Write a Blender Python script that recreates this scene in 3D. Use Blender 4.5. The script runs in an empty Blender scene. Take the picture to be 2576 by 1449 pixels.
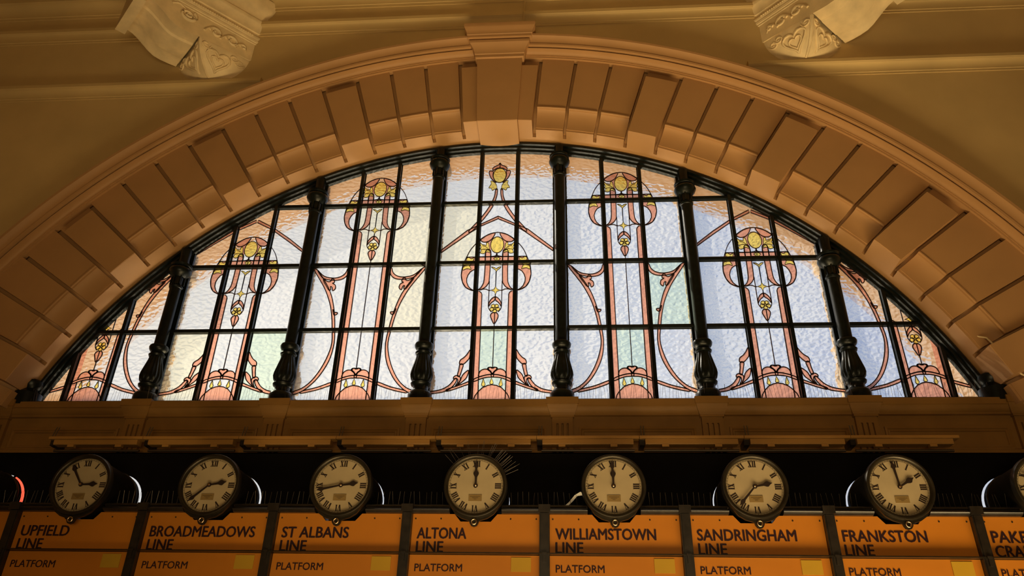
import bpy, bmesh, math, random
from mathutils import Vector, Matrix
from mathutils.geometry import delaunay_2d_cdt

random.seed(7)
SC = bpy.context.scene
COL = SC.collection
PI = math.pi

# ------------------------------------------------------------------ camera
F_PX, YAW, PITCH, ROLL = 1926.0, -0.0779127, 0.5247011, 0.0246054
cam_d = bpy.data.cameras.new('camera')
cam_d.sensor_fit = 'HORIZONTAL'
cam_d.sensor_width = 36.0
cam_d.lens = 36.0 * F_PX / 2576.0
cam_d.clip_end = 500
cam = bpy.data.objects.new('camera', cam_d)
COL.objects.link(cam)
_f = Vector((math.sin(YAW) * math.cos(PITCH), math.cos(YAW) * math.cos(PITCH), math.sin(PITCH)))
_r = Vector((math.cos(YAW), -math.sin(YAW), 0))
_u = _r.cross(_f)
_r2 = math.cos(ROLL) * _r + math.sin(ROLL) * _u
_u2 = -math.sin(ROLL) * _r + math.cos(ROLL) * _u
M = Matrix((( _r2.x, _u2.x, -_f.x, 0.7815), (_r2.y, _u2.y, -_f.y, -7.5787), (_r2.z, _u2.z, -_f.z, -3.0704), (0, 0, 0, 1)))
cam.matrix_world = M
SC.camera = cam

# ------------------------------------------------------------------ colour management
SC.view_settings.view_transform = 'Standard'
SC.view_settings.look = 'None'
SC.view_settings.exposure = 0.0
SC.view_settings.gamma = 1.0
SC.view_settings.use_curve_mapping = False

# ------------------------------------------------------------------ sky, sun, fill lights
SUN_FROM = Vector((-1.35, 1.0, 1.35)).normalized()      # low sun beyond the window, from the left
world = bpy.data.worlds.new('world'); SC.world = world
world.use_nodes = True
wn = world.node_tree.nodes; wl = world.node_tree.links
wn.clear()
def wnode(t, **kw):
    n = wn.new(t)
    for k, v in kw.items(): setattr(n, k, v)
    return n
wo = wnode('ShaderNodeOutputWorld'); wb = wnode('ShaderNodeBackground'); tc = wnode('ShaderNodeTexCoord')
wl.new(wb.outputs[0], wo.inputs[0])
dot = wnode('ShaderNodeVectorMath', operation='DOT_PRODUCT'); dot.inputs[1].default_value = SUN_FROM
wl.new(tc.outputs['Generated'], dot.inputs[0])
ramp = wnode('ShaderNodeValToRGB')
ramp.color_ramp.elements[0].position = 0.25; ramp.color_ramp.elements[0].color = (0.36, 0.52, 0.92, 1)
ramp.color_ramp.elements[1].position = 0.92; ramp.color_ramp.elements[1].color = (1.25, 1.17, 1.0, 1)
e = ramp.color_ramp.elements.new(0.6); e.color = (0.56, 0.70, 0.98, 1)
wl.new(dot.outputs['Value'], ramp.inputs[0])
noi = wnode('ShaderNodeTexNoise'); noi.inputs['Scale'].default_value = 7.0; noi.inputs['Detail'].default_value = 5
wl.new(tc.outputs['Generated'], noi.inputs['Vector'])
cr = wnode('ShaderNodeValToRGB'); cr.color_ramp.elements[0].position = 0.38; cr.color_ramp.elements[1].position = 0.66
wl.new(noi.outputs['Fac'], cr.inputs[0])
mixc = wnode('ShaderNodeMixRGB'); mixc.inputs[2].default_value = (1.12, 1.12, 1.12, 1)
wl.new(cr.outputs[0], mixc.inputs[0]); wl.new(ramp.outputs[0], mixc.inputs[1])
sep = wnode('ShaderNodeSeparateXYZ'); wl.new(tc.outputs['Generated'], sep.inputs[0])
gr = wnode('ShaderNodeMapRange'); gr.inputs[1].default_value = -0.02; gr.inputs[2].default_value = 0.02
wl.new(sep.outputs['Z'], gr.inputs[0])
mg = wnode('ShaderNodeMixRGB'); mg.inputs[1].default_value = (0.30, 0.25, 0.18, 1)
wl.new(gr.outputs[0], mg.inputs[0]); wl.new(mixc.outputs[0], mg.inputs[2])
wl.new(mg.outputs[0], wb.inputs[0]); wb.inputs[1].default_value = 0.66

def lamp(name, kind, loc, target, energy, color, **kw):
    d = bpy.data.lights.new(name, kind); d.energy = energy; d.color = color
    for k, v in kw.items(): setattr(d, k, v)
    o = bpy.data.objects.new(name, d); COL.objects.link(o); o.location = loc
    o.rotation_euler = (Vector(target) - Vector(loc)).to_track_quat('-Z', 'Y').to_euler()
    return o
lamp('sun', 'SUN', SUN_FROM * 30, (0, 0, 0), 4.4, (1.0, 0.88, 0.68), angle=math.radians(0.6))
lamp('floor_bounce_fill', 'AREA', (2.0, -3.1, -4.5), (1.3, -0.45, 5.6), 172, (1.0, 0.74, 0.36), shape='RECTANGLE', size=8.0, size_y=1.5, spread=math.radians(85))  # added fill, stands in for daylight bounced off the floor
lamp('hall_fill', 'AREA', (1.2, -12.5, -3.6), (0.6, -0.5, 3.0), 275, (1.0, 0.76, 0.40), shape='RECTANGLE', size=5.0, size_y=3.0)  # added rear fill in place of daylight from the entrance behind the camera

lamp('outside_fill', 'AREA', (-2.5, 3.2, -2.8), (0.8, 0.0, 2.2), 780, (1.0, 0.82, 0.54), shape='RECTANGLE', size=8.0, size_y=2.0)  # unseen fill added below the window to brighten the soffits through the glass

# ------------------------------------------------------------------ materials
def mat(name, color, rough=0.6, metal=0.0, var=0.12, scale=3.0, bump=0.0, bscale=40.0, spec=0.3, detail=4.0, stretch=None):
    m = bpy.data.materials.new(name); m.use_nodes = True
    nt = m.node_tree; b = nt.nodes['Principled BSDF']
    b.inputs['Roughness'].default_value = rough; b.inputs['Metallic'].default_value = metal
    b.inputs['Specular IOR Level'].default_value = spec
    co = nt.nodes.new('ShaderNodeTexCoord')
    src = co.outputs['Object']
    if stretch:
        mp = nt.nodes.new('ShaderNodeMapping'); mp.inputs['Scale'].default_value = stretch
        nt.links.new(src, mp.inputs[0]); src = mp.outputs[0]
    n = nt.nodes.new('ShaderNodeTexNoise'); n.inputs['Scale'].default_value = scale; n.inputs['Detail'].default_value = detail
    nt.links.new(src, n.inputs['Vector'])
    r = nt.nodes.new('ShaderNodeValToRGB')
    r.color_ramp.elements[0].position = 0.3; r.color_ramp.elements[1].position = 0.7
    r.color_ramp.elements[0].color = tuple(c * (1 - var) for c in color) + (1,)
    r.color_ramp.elements[1].color = tuple(min(1, c * (1 + var)) for c in color) + (1,)
    nt.links.new(n.outputs['Fac'], r.inputs[0]); nt.links.new(r.outputs[0], b.inputs['Base Color'])
    if bump:
        n2 = nt.nodes.new('ShaderNodeTexNoise'); n2.inputs['Scale'].default_value = bscale; n2.inputs['Detail'].default_value = 3
        nt.links.new(src, n2.inputs['Vector'])
        bp = nt.nodes.new('ShaderNodeBump'); bp.inputs['Strength'].default_value = bump; bp.inputs['Distance'].default_value = 0.01
        nt.links.new(n2.outputs['Fac'], bp.inputs['Height']); nt.links.new(bp.outputs[0], b.inputs['Normal'])
    return m

def glass(name, tint, transl, trans=0.28, refr=0.5, ior=1.2, bump=0.8, scale=19.0, tl_color=None):
    """textured leaded glass: clear transmission that wobbles + a translucent body that glows where the sun strikes it"""
    m = bpy.data.materials.new(name); m.use_nodes = True
    nt = m.node_tree; nt.nodes.clear(); N = nt.nodes.new; L = nt.links.new
    out = N('ShaderNodeOutputMaterial'); co = N('ShaderNodeTexCoord')
    mp = N('ShaderNodeMapping'); mp.inputs['Scale'].default_value = (1, 1, 1.5)
    L(co.outputs['Object'], mp.inputs[0])
    n = N('ShaderNodeTexNoise'); n.inputs['Scale'].default_value = scale; n.inputs['Detail'].default_value = 0.0
    n.inputs['Distortion'].default_value = 0.5
    L(mp.outputs[0], n.inputs['Vector'])
    v = N('ShaderNodeTexVoronoi'); v.feature = 'SMOOTH_F1'; v.inputs['Scale'].default_value = scale * 0.9; v.inputs['Smoothness'].default_value = 1.0
    L(mp.outputs[0], v.inputs['Vector'])
    ad = N('ShaderNodeMath'); ad.operation = 'MULTIPLY_ADD'; ad.inputs[1].default_value = 0.5
    L(v.outputs['Distance'], ad.inputs[0]); L(n.outputs['Fac'], ad.inputs[2])
    bp = N('ShaderNodeBump'); bp.inputs['Strength'].default_value = bump; bp.inputs['Distance'].default_value = 0.05
    L(ad.outputs[0], bp.inputs['Height'])
    rf = N('ShaderNodeBsdfRefraction'); rf.inputs['Color'].default_value = tint + (1,); rf.inputs['IOR'].default_value = ior; rf.inputs['Roughness'].default_value = 0.02
    L(bp.outputs[0], rf.inputs['Normal'])
    tr = N('ShaderNodeBsdfTransparent'); tr.inputs['Color'].default_value = tint + (1,)
    tl = N('ShaderNodeBsdfTranslucent'); tl.inputs['Color'].default_value = (tl_color or tint) + (1,)
    L(bp.outputs[0], tl.inputs['Normal'])
    m1 = N('ShaderNodeMixShader'); m1.inputs[0].default_value = transl / (transl + refr)
    L(rf.outputs[0], m1.inputs[1]); L(tl.outputs[0], m1.inputs[2])
    m2 = N('ShaderNodeMixShader'); m2.inputs[0].default_value = trans
    L(m1.outputs[0], m2.inputs[1]); L(tr.outputs[0], m2.inputs[2])
    gl = N('ShaderNodeBsdfGlossy'); gl.inputs['Roughness'].default_value = 0.15
    m3 = N('ShaderNodeMixShader'); m3.inputs[0].default_value = 0.03
    L(m2.outputs[0], m3.inputs[1]); L(gl.outputs[0], m3.inputs[2])
    L(m3.outputs[0], out.inputs[0])
    return m

WALL = mat('plaster_olive', (0.57, 0.40, 0.175), 0.7, var=0.09, scale=1.2)
ARCH = mat('plaster_salmon', (0.41, 0.22, 0.09), 0.55, var=0.06, scale=2.0)
CORB = mat('plaster_cream', (0.76, 0.59, 0.34), 0.6, var=0.12, scale=6.0)
FASC = mat('painted_fascia', (0.235, 0.115, 0.027), 0.55, var=0.1, scale=4.0)
OUTP = mat('outer_paint', (0.60, 0.40, 0.22), 0.7, var=0.06, scale=2)
IRON = mat('dark_green_iron', (0.004, 0.006, 0.005), 0.32, var=0.5, scale=20, spec=0.28)
LEAD = mat('lead_came', (0.03, 0.012, 0.012), 0.5, var=0.2, scale=10)
VOID = mat('matte_black', (0.006, 0.005, 0.005), 0.9, var=0.2, scale=3, spec=0.05)  # even near-black for the recess wall and the board's back box
BOARD = mat('board_frame_black', (0.015, 0.011, 0.008), 0.35, var=0.4, scale=15, spec=0.5)
ORANGE = mat('sign_orange', (0.46, 0.155, 0.011), 0.5, var=0.07, scale=2.5)
YELLOW = mat('sign_yellow', (0.44, 0.25, 0.018), 0.5, var=0.05)
INK = mat('sign_ink', (0.020, 0.004, 0.007), 0.6, var=0.1)
DIAL = mat('dial_cream', (0.34, 0.26, 0.15), 0.35, var=0.10, scale=5)
BLACK = mat('hand_black', (0.016, 0.008, 0.005), 0.5, var=0.2)
BRONZE = mat('dark_bronze', (0.030, 0.023, 0.014), 0.35, metal=0.6, var=0.3, scale=12, spec=0.5)
BRASS = mat('brass', (0.75, 0.55, 0.35), 0.22, metal=1.0, var=0.1)
PLATE = mat('plate_tan', (0.19, 0.12, 0.04), 0.5, var=0.1)
ENGR = mat('engraved_tan', (0.10, 0.06, 0.02), 0.5)
BATT = mat('batten_enamel', (0.40, 0.20, 0.05), 0.5, var=0.08)
STEEL = mat('wire_steel', (0.17, 0.14, 0.11), 0.4, metal=0.8, var=0.1)
FLANGE = mat('white_enamel', (0.9, 0.88, 0.85), 0.15, var=0.03, spec=0.8)
FLOORM = mat('floor_stone', (0.35, 0.28, 0.20), 0.5, var=0.15)
G_CLEAR = glass('glass_clear', (0.93, 0.96, 1.0), 0.22, refr=0.6, tl_color=(0.9, 0.92, 0.95))
G_GREEN = glass('glass_pale_green', (0.80, 0.95, 0.84), 0.24, refr=0.6)
G_CREAM = glass('glass_pale_cream', (0.97, 0.95, 0.80), 0.24, refr=0.6)
G_ROSE = glass('glass_rose', (0.62, 0.33, 0.27), 0.8, trans=0.12, refr=0.2, bump=0.3, tl_color=(0.52, 0.255, 0.19))
G_AMBER = glass('glass_amber', (0.88, 0.72, 0.22), 0.7, trans=0.12, refr=0.3, bump=0.5, scale=26, tl_color=(0.62, 0.48, 0.11))

# ------------------------------------------------------------------ mesh helpers
class MB:
    def __init__(s): s.v = []; s.f = []; s.mi = []
    def add(s, vs, fs, mi=0):
        o = len(s.v); s.v += [tuple(v) for v in vs]
        s.f += [tuple(i + o for i in f) for f in fs]; s.mi += [mi] * len(fs)
        return s
    def box(s, x0, x1, y0, y1, z0, z1):
        vs = [(x0, y0, z0), (x1, y0, z0), (x1, y1, z0), (x0, y1, z0), (x0, y0, z1), (x1, y0, z1), (x1, y1, z1), (x0, y1, z1)]
        return s.add(vs, [(0, 3, 2, 1), (4, 5, 6, 7), (0, 1, 5, 4), (1, 2, 6, 5), (2, 3, 7, 6), (3, 0, 4, 7)])
    def loft(s, rings, closed=True, cap=True):
        n = len(rings[0]); vs = [p for r in rings for p in r]; fs = []
        for k in range(len(rings) - 1):
            for i in range(n if closed else n - 1):
                j = (i + 1) % n
                fs.append((k * n + i, k * n + j, (k + 1) * n + j, (k + 1) * n + i))
        if cap:
            fs.append(tuple(range(n - 1, -1, -1))); fs.append(tuple(range((len(rings) - 1) * n, len(rings) * n)))
        return s.add(vs, fs)
    def sweep_x(s, prof, x0, x1):           # prof: closed list of (y, z)
        return s.loft([[(x0, y, z) for y, z in prof], [(x1, y, z) for y, z in prof]])
    def arc(s, prof, a0, a1, n, zc=-2.06, cap=True, closed=True):   # prof: list of (R, y); angles from vertical, degrees
        rings = []
        for k in range(n + 1):
            a = math.radians(a0 + (a1 - a0) * k / n)
            rings.append([(R * math.sin(a), y, zc + R * math.cos(a)) for R, y in prof])
        return s.loft(rings, closed=closed, cap=cap)
    def lathe_z(s, prof, c, n=24, cap=True, flute=None):  # prof: (r, z)
        rings = []
        for r, z in prof:
            ring = []
            for i in range(n):
                a = 2 * PI * i / n
                rr = r
                if flute and flute[0] <= z - c[2] <= flute[1]:
                    rr = r * (1 - 0.09 * (i % 2))
                ring.append((c[0] + rr * math.cos(a), c[1] + rr * math.sin(a), z if c[2] == 0 else z))
            rings.append(ring)
        return s.loft(rings, cap=cap)
    def lathe_y(s, prof, c, n=48, cap=True):  # prof: (r, y) about the y axis through c
        rings = [[(c[0] + r * math.cos(2 * PI * i / n), c[1] + y, c[2] + r * math.sin(2 * PI * i / n)) for i in range(n)] for r, y in prof]
        return s.loft(rings, cap=cap)
    def tube(s, pts, r, n=6, taper=None):
        pts = [Vector(p) for p in pts]; rings = []
        up = Vector((0.13, 0.31, 0.94))
        for i, p in enumerate(pts):
            t = (pts[min(i + 1, len(pts) - 1)] - pts[max(i - 1, 0)]).normalized()
            a = t.cross(up)
            if a.length < 1e-4: a = t.cross(Vector((1, 0, 0)))
            a.normalize(); b = t.cross(a)
            rr = r if taper is None else r * (1 + (taper - 1) * i / (len(pts) - 1))
            rings.append([tuple(p + a * rr * math.cos(2 * PI * k / n) + b * rr * math.sin(2 * PI * k / n)) for k in range(n)])
        return s.loft(rings)
    def poly_y(s, pts, y0, y1):             # (x, z) polygon extruded along y
        return s.loft([[(x, y0, z) for x, z in pts], [(x, y1, z) for x, z in pts]])
    def ribbon(s, pts, w, y0, y1, closed=False):   # (x, z) polyline as a flat came strip
        P = [Vector(p) for p in pts]; n = len(P); L = []; R = []
        for i in range(n):
            if closed: a, b = P[i - 1], P[(i + 1) % n]
            else: a, b = P[max(i - 1, 0)], P[min(i + 1, n - 1)]
            t = b - a
            if t.length < 1e-6: t = Vector((1, 0))
            t.normalize(); nn = Vector((-t.y, t.x)) * w / 2
            L.append(P[i] + nn); R.append(P[i] - nn)
        rings = [[(l.x, y0, l.y), (r.x, y0, r.y), (r.x, y1, r.y), (l.x, y1, l.y)] for l, r in zip(L, R)]
        if closed: rings.append(rings[0])
        return s.loft(rings, cap=not closed)
    def xform(s, mtx, start=0):
        s.v = s.v[:start] + [tuple(mtx @ Vector(v)) for v in s.v[start:]]
        return s
    def build(s, name, m, parent=None, smooth=None, loc=None):
        me = bpy.data.meshes.new(name); me.from_pydata(s.v, [], s.f)
        bm = bmesh.new(); bm.from_mesh(me); bmesh.ops.recalc_face_normals(bm, faces=bm.faces); bm.to_mesh(me); bm.free()
        ms = m if isinstance(m, (list, tuple)) else [m]
        for q in ms: me.materials.append(q)
        if len(ms) > 1:
            for pl, i in zip(me.polygons, s.mi): pl.material_index = i
        if smooth:
            for pl in me.polygons: pl.use_smooth = True
            try: me.set_sharp_from_angle(angle=math.radians(smooth))
            except Exception: pass
        o = bpy.data.objects.new(name, me); COL.objects.link(o)
        if parent: o.parent = parent
        if loc: o.location = loc
        return o

def tag(o, label=None, cat=None, group=None, kind=None):
    if label: o['label'] = label
    if cat: o['category'] = cat
    if group: o['group'] = group
    if kind: o['kind'] = kind
    return o
def empty(name, loc=(0, 0, 0), **kw):
    o = bpy.data.objects.new(name, None); COL.objects.link(o); o.location = loc; o.empty_display_size = 0.1
    return tag(o, **kw)
def copy_tree(o, parent=None):
    c = o.copy(); COL.objects.link(c)
    if parent: c.parent = parent
    for ch in list(o.children): copy_tree(ch, c)
    return c
def arcpts(cx, cz, rx, rz, a0, a1, n):
    return [(cx + rx * math.cos(math.radians(a0 + (a1 - a0) * i / n)), cz + rz * math.sin(math.radians(a0 + (a1 - a0) * i / n))) for i in range(n + 1)]
def smooth_line(pts, closed=False, sub=4):      # Catmull-Rom through the points
    P = [Vector(p) for p in pts]; n = len(P); out = []
    for i in range(n if closed else n - 1):
        p0 = P[i - 1] if (closed or i > 0) else P[0]
        p1 = P[i]; p2 = P[(i + 1) % n]
        p3 = P[(i + 2) % n] if (closed or i + 2 < n) else P[-1]
        for k in range(sub):
            t = k / sub
            out.append(0.5 * ((2 * p1) + (p2 - p0) * t + (2 * p0 - 5 * p1 + 4 * p2 - p3) * t * t + (3 * p1 - p0 - 3 * p2 + p3) * t ** 3))
    if not closed: out.append(P[-1])
    return [tuple(v) for v in out]

ZC = -2.06
S = 1.5          # bay width

# ------------------------------------------------------------------ room shell
def wall_with_arch():
    m = MB(); n = 72; R = 6.62; a = [math.radians(-74 + 148 * i / n) for i in range(n + 1)]
    arc = [(R * math.sin(t), ZC + R * math.cos(t)) for t in a]
    zb = -0.66
    top = 7.4
    vs = []; fs = []
    outer = []
    for x, z in arc:            # matching points on the outer rectangle
        outer.append((max(-10, min(10, x * 1.6)), top))
    for y in (-0.45, 0.64):
        vs += [(x, y, z) for x, z in arc] + [(x, y, z) for x, z in outer]
    k = n + 1
    for s_ in (0, 2 * k):
        for i in range(n): fs.append((s_ + i, s_ + i + 1, s_ + k + i + 1, s_ + k + i))
    m.add(vs, fs)
    xe, ze = arc[-1]
    for sg in (-1, 1):          # the sides below the top row
        xs = sorted((sg * xe, sg * 10.0))
        q = [(sg * xe, zb), (sg * 10, zb), (sg * 10, top), (sg * xe * 1.6 if abs(xe * 1.6) < 10 else sg * 10, top), (sg * xe, ze)]
        m.add([(x, -0.45, z) for x, z in q], [(0, 1, 2, 3, 4)])
        m.add([(x, 0.64, z) for x, z in q], [(0, 1, 2, 3, 4)])
    return m
tag(wall_with_arch().build('wall_back', WALL), 'olive tan plaster wall around the great arched window', 'wall', kind='structure')
tag(MB().box(-10.2, 10.2, -16.2, 0.5, -4.9, -4.7).build('floor', FLOORM), 'stone hall floor', 'floor', kind='structure')
tag(MB().box(-10.2, 10.2, -16.2, 0.5, 7.4, 7.6).build('ceiling', WALL), 'tan plaster ceiling', 'ceiling', kind='structure')
tag(MB().box(-10.2, -10.0, -16.2, 0.5, -4.9, 7.4).build('wall_left', WALL), 'tan side wall on the left', 'wall', kind='structure')
tag(MB().box(10.0, 10.2, -16.2, 0.5, -4.9, 7.4).build('wall_right', WALL), 'tan side wall on the right', 'wall', kind='structure')
tag(MB().box(-10.2, 10.2, -16.4, -16.2, -4.9, 7.6).build('wall_rear', WALL), 'tan wall behind the viewer', 'wall', kind='structure')

# string courses
def string_course(name, z0, h, x0, x1, lab, d=0.07):
    y = -0.45
    pr = [(y + 0.02, z0), (y - 0.012, z0), (y - 0.012, z0 + 0.03 * h / 0.22), (y - 0.02, z0 + 0.035 * h / 0.22)]
    pr += [(y - 0.02 - (d - 0.035) * (1 - math.cos(t)), z0 + h * (0.2 + 0.42 * math.sin(t))) for t in [PI / 2 * i / 6 for i in range(7)]]
    pr += [(y - d + 0.01, z0 + h * 0.66), (y - d, z0 + h * 0.68), (y - d, z0 + h * 0.9), (y - d + 0.012, z0 + h * 0.92), (y - d + 0.012, z0 + h), (y + 0.02, z0 + h)]
    o = MB().sweep_x(pr, x0, x1).build(name, WALL, smooth=40)
    return tag(o, lab, 'moulding', kind='structure')
string_course('trim_2', 4.04, 0.22, -9.9, -3.12, 'lower plaster moulding left of the arch', 0.10)
string_course('trim_3', 4.04, 0.22, 3.12, 9.9, 'lower plaster moulding right of the arch', 0.10)
string_course('trim_4', 5.12, 0.25, -9.9, 9.9, 'upper plaster moulding above the arch crown')
string_course('trim_5', 5.62, 0.34, -9.9, 9.9, 'topmost plaster cornice', d=0.14)
o = MB().tube([(0.30, -0.465, 5.12), (0.30, -0.545, 5.3), (0.30, -0.47, 5.42), (0.31, -0.468, 5.7)], 0.012).build('conduit', WALL)
tag(o, 'thin vertical conduit on the wall above the keystone', 'conduit')

# ------------------------------------------------------------------ stone arch surround
core = [(5.48, 0.62), (5.48, -0.20), (5.545, -0.20), (5.545, -0.24), (5.66, -0.33), (5.80, -0.36), (6.64, -0.36), (6.64, 0.62)]
TH = 70.5
arch = MB().arc(core, -TH, TH, 120).build('trim_1', ARCH, smooth=30)
tag(arch, 'salmon plaster arch surround with voussoirs and keystone', 'arch', kind='structure')
G0, GD = 4.63, 3.97
GW = 0.215                                       # half groove, degrees
cove = [(5.505 + 0.235 * math.sin(t), -0.45 + 0.10 * math.cos(t)) for t in [PI / 2 * i / 8 for i in range(9)]]
vpro = [(5.55, -0.20), (5.478, -0.20), (5.478, -0.342), (5.503, -0.342)] + cove[:-1] + [(5.735, -0.455), (5.742, -0.466), (5.754, -0.466), (5.762, -0.45), (6.60, -0.45), (6.60, -0.357), (5.80, -0.357), (5.66, -0.327), (5.55, -0.237)]
rpro = [(5.55, -0.20), (5.476, -0.20), (5.476, -0.505), (5.482, -0.512), (6.41, -0.512), (6.42, -0.505), (6.42, -0.357), (5.80, -0.357), (5.66, -0.327), (5.55, -0.237)]
tpro = [(6.40, -0.405), (6.60, -0.405), (6.60, -0.357), (6.40, -0.357)]
def block(a0, a1, raised):
    m = MB().arc(rpro if raised else vpro, a0 + GW, a1 - GW, 6)
    if raised: m.arc(tpro, a0 + GW, a1 - GW, 6)
    m.build('voussoir', ARCH, arch, smooth=24)
block(-G0, G0, True)
for sg in (-1, 1):
    for k in range(17):
        a0 = G0 + GD * k; a1 = a0 + GD
        if a0 > TH - 1: break
        block(*sorted((sg * a0, sg * min(a1, TH))), k % 4 == 3)
# archivolt: hood moulding round the voussoirs
cv = [(6.617 + 0.035 * math.sin(t), -0.57 + 0.083 * math.cos(t)) for t in [PI / 2 * i / 6 for i in range(7)]]
apro = [(6.585, -0.40), (6.585, -0.476), (6.605, -0.478), (6.605, -0.487)] + cv + [(6.660, -0.572), (6.660, -0.515), (6.682, -0.515), (6.684, -0.60), (6.708, -0.605), (6.712, -0.598), (6.735, -0.600), (6.765, -0.612), (6.79, -0.632), (6.805, -0.652), (6.835, -0.655), (6.838, -0.40)]
for sg in (-1, 1):
    a = sorted((sg * 2.35, sg * 74))
    MB().arc(apro, a[0], a[1], 90).build('hood_moulding', ARCH, arch, smooth=30)
# keystone with its moulded cap
key = MB().loft([[(-0.245, -0.56, 3.365), (0.245, -0.56, 3.365), (0.245, -0.07, 3.365), (-0.245, -0.07, 3.365)],
                 [(-0.248, -0.566, 3.372), (0.248, -0.566, 3.372), (0.248, -0.07, 3.372), (-0.248, -0.07, 3.372)],
                 [(-0.292, -0.566, 4.46), (0.292, -0.566, 4.46), (0.292, -0.07, 4.46), (-0.292, -0.07, 4.46)]]).build('keystone', ARCH, arch)
kp = [(0.0, 4.42), (0.022, 4.43), (0.022, 4.475), (0.032, 4.485), (0.035, 4.51), (0.05, 4.56), (0.075, 4.60), (0.095, 4.625), (0.10, 4.66), (0.078, 4.66), (0.078, 4.69), (0.122, 4.69), (0.124, 4.73), (0.132, 4.735), (0.134, 4.765), (0.146, 4.80), (0.166, 4.835), (0.170, 4.845), (0.170, 4.90)]
rings = []
for off, z in kp:
    w = 0.292 + off
    rings.append([(-w, -0.566 - off, z), (w, -0.566 - off, z), (w, -0.42, z), (-w, -0.42, z)])
MB().loft(rings).build('keystone_cap', ARCH, arch, smooth=30)

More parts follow.
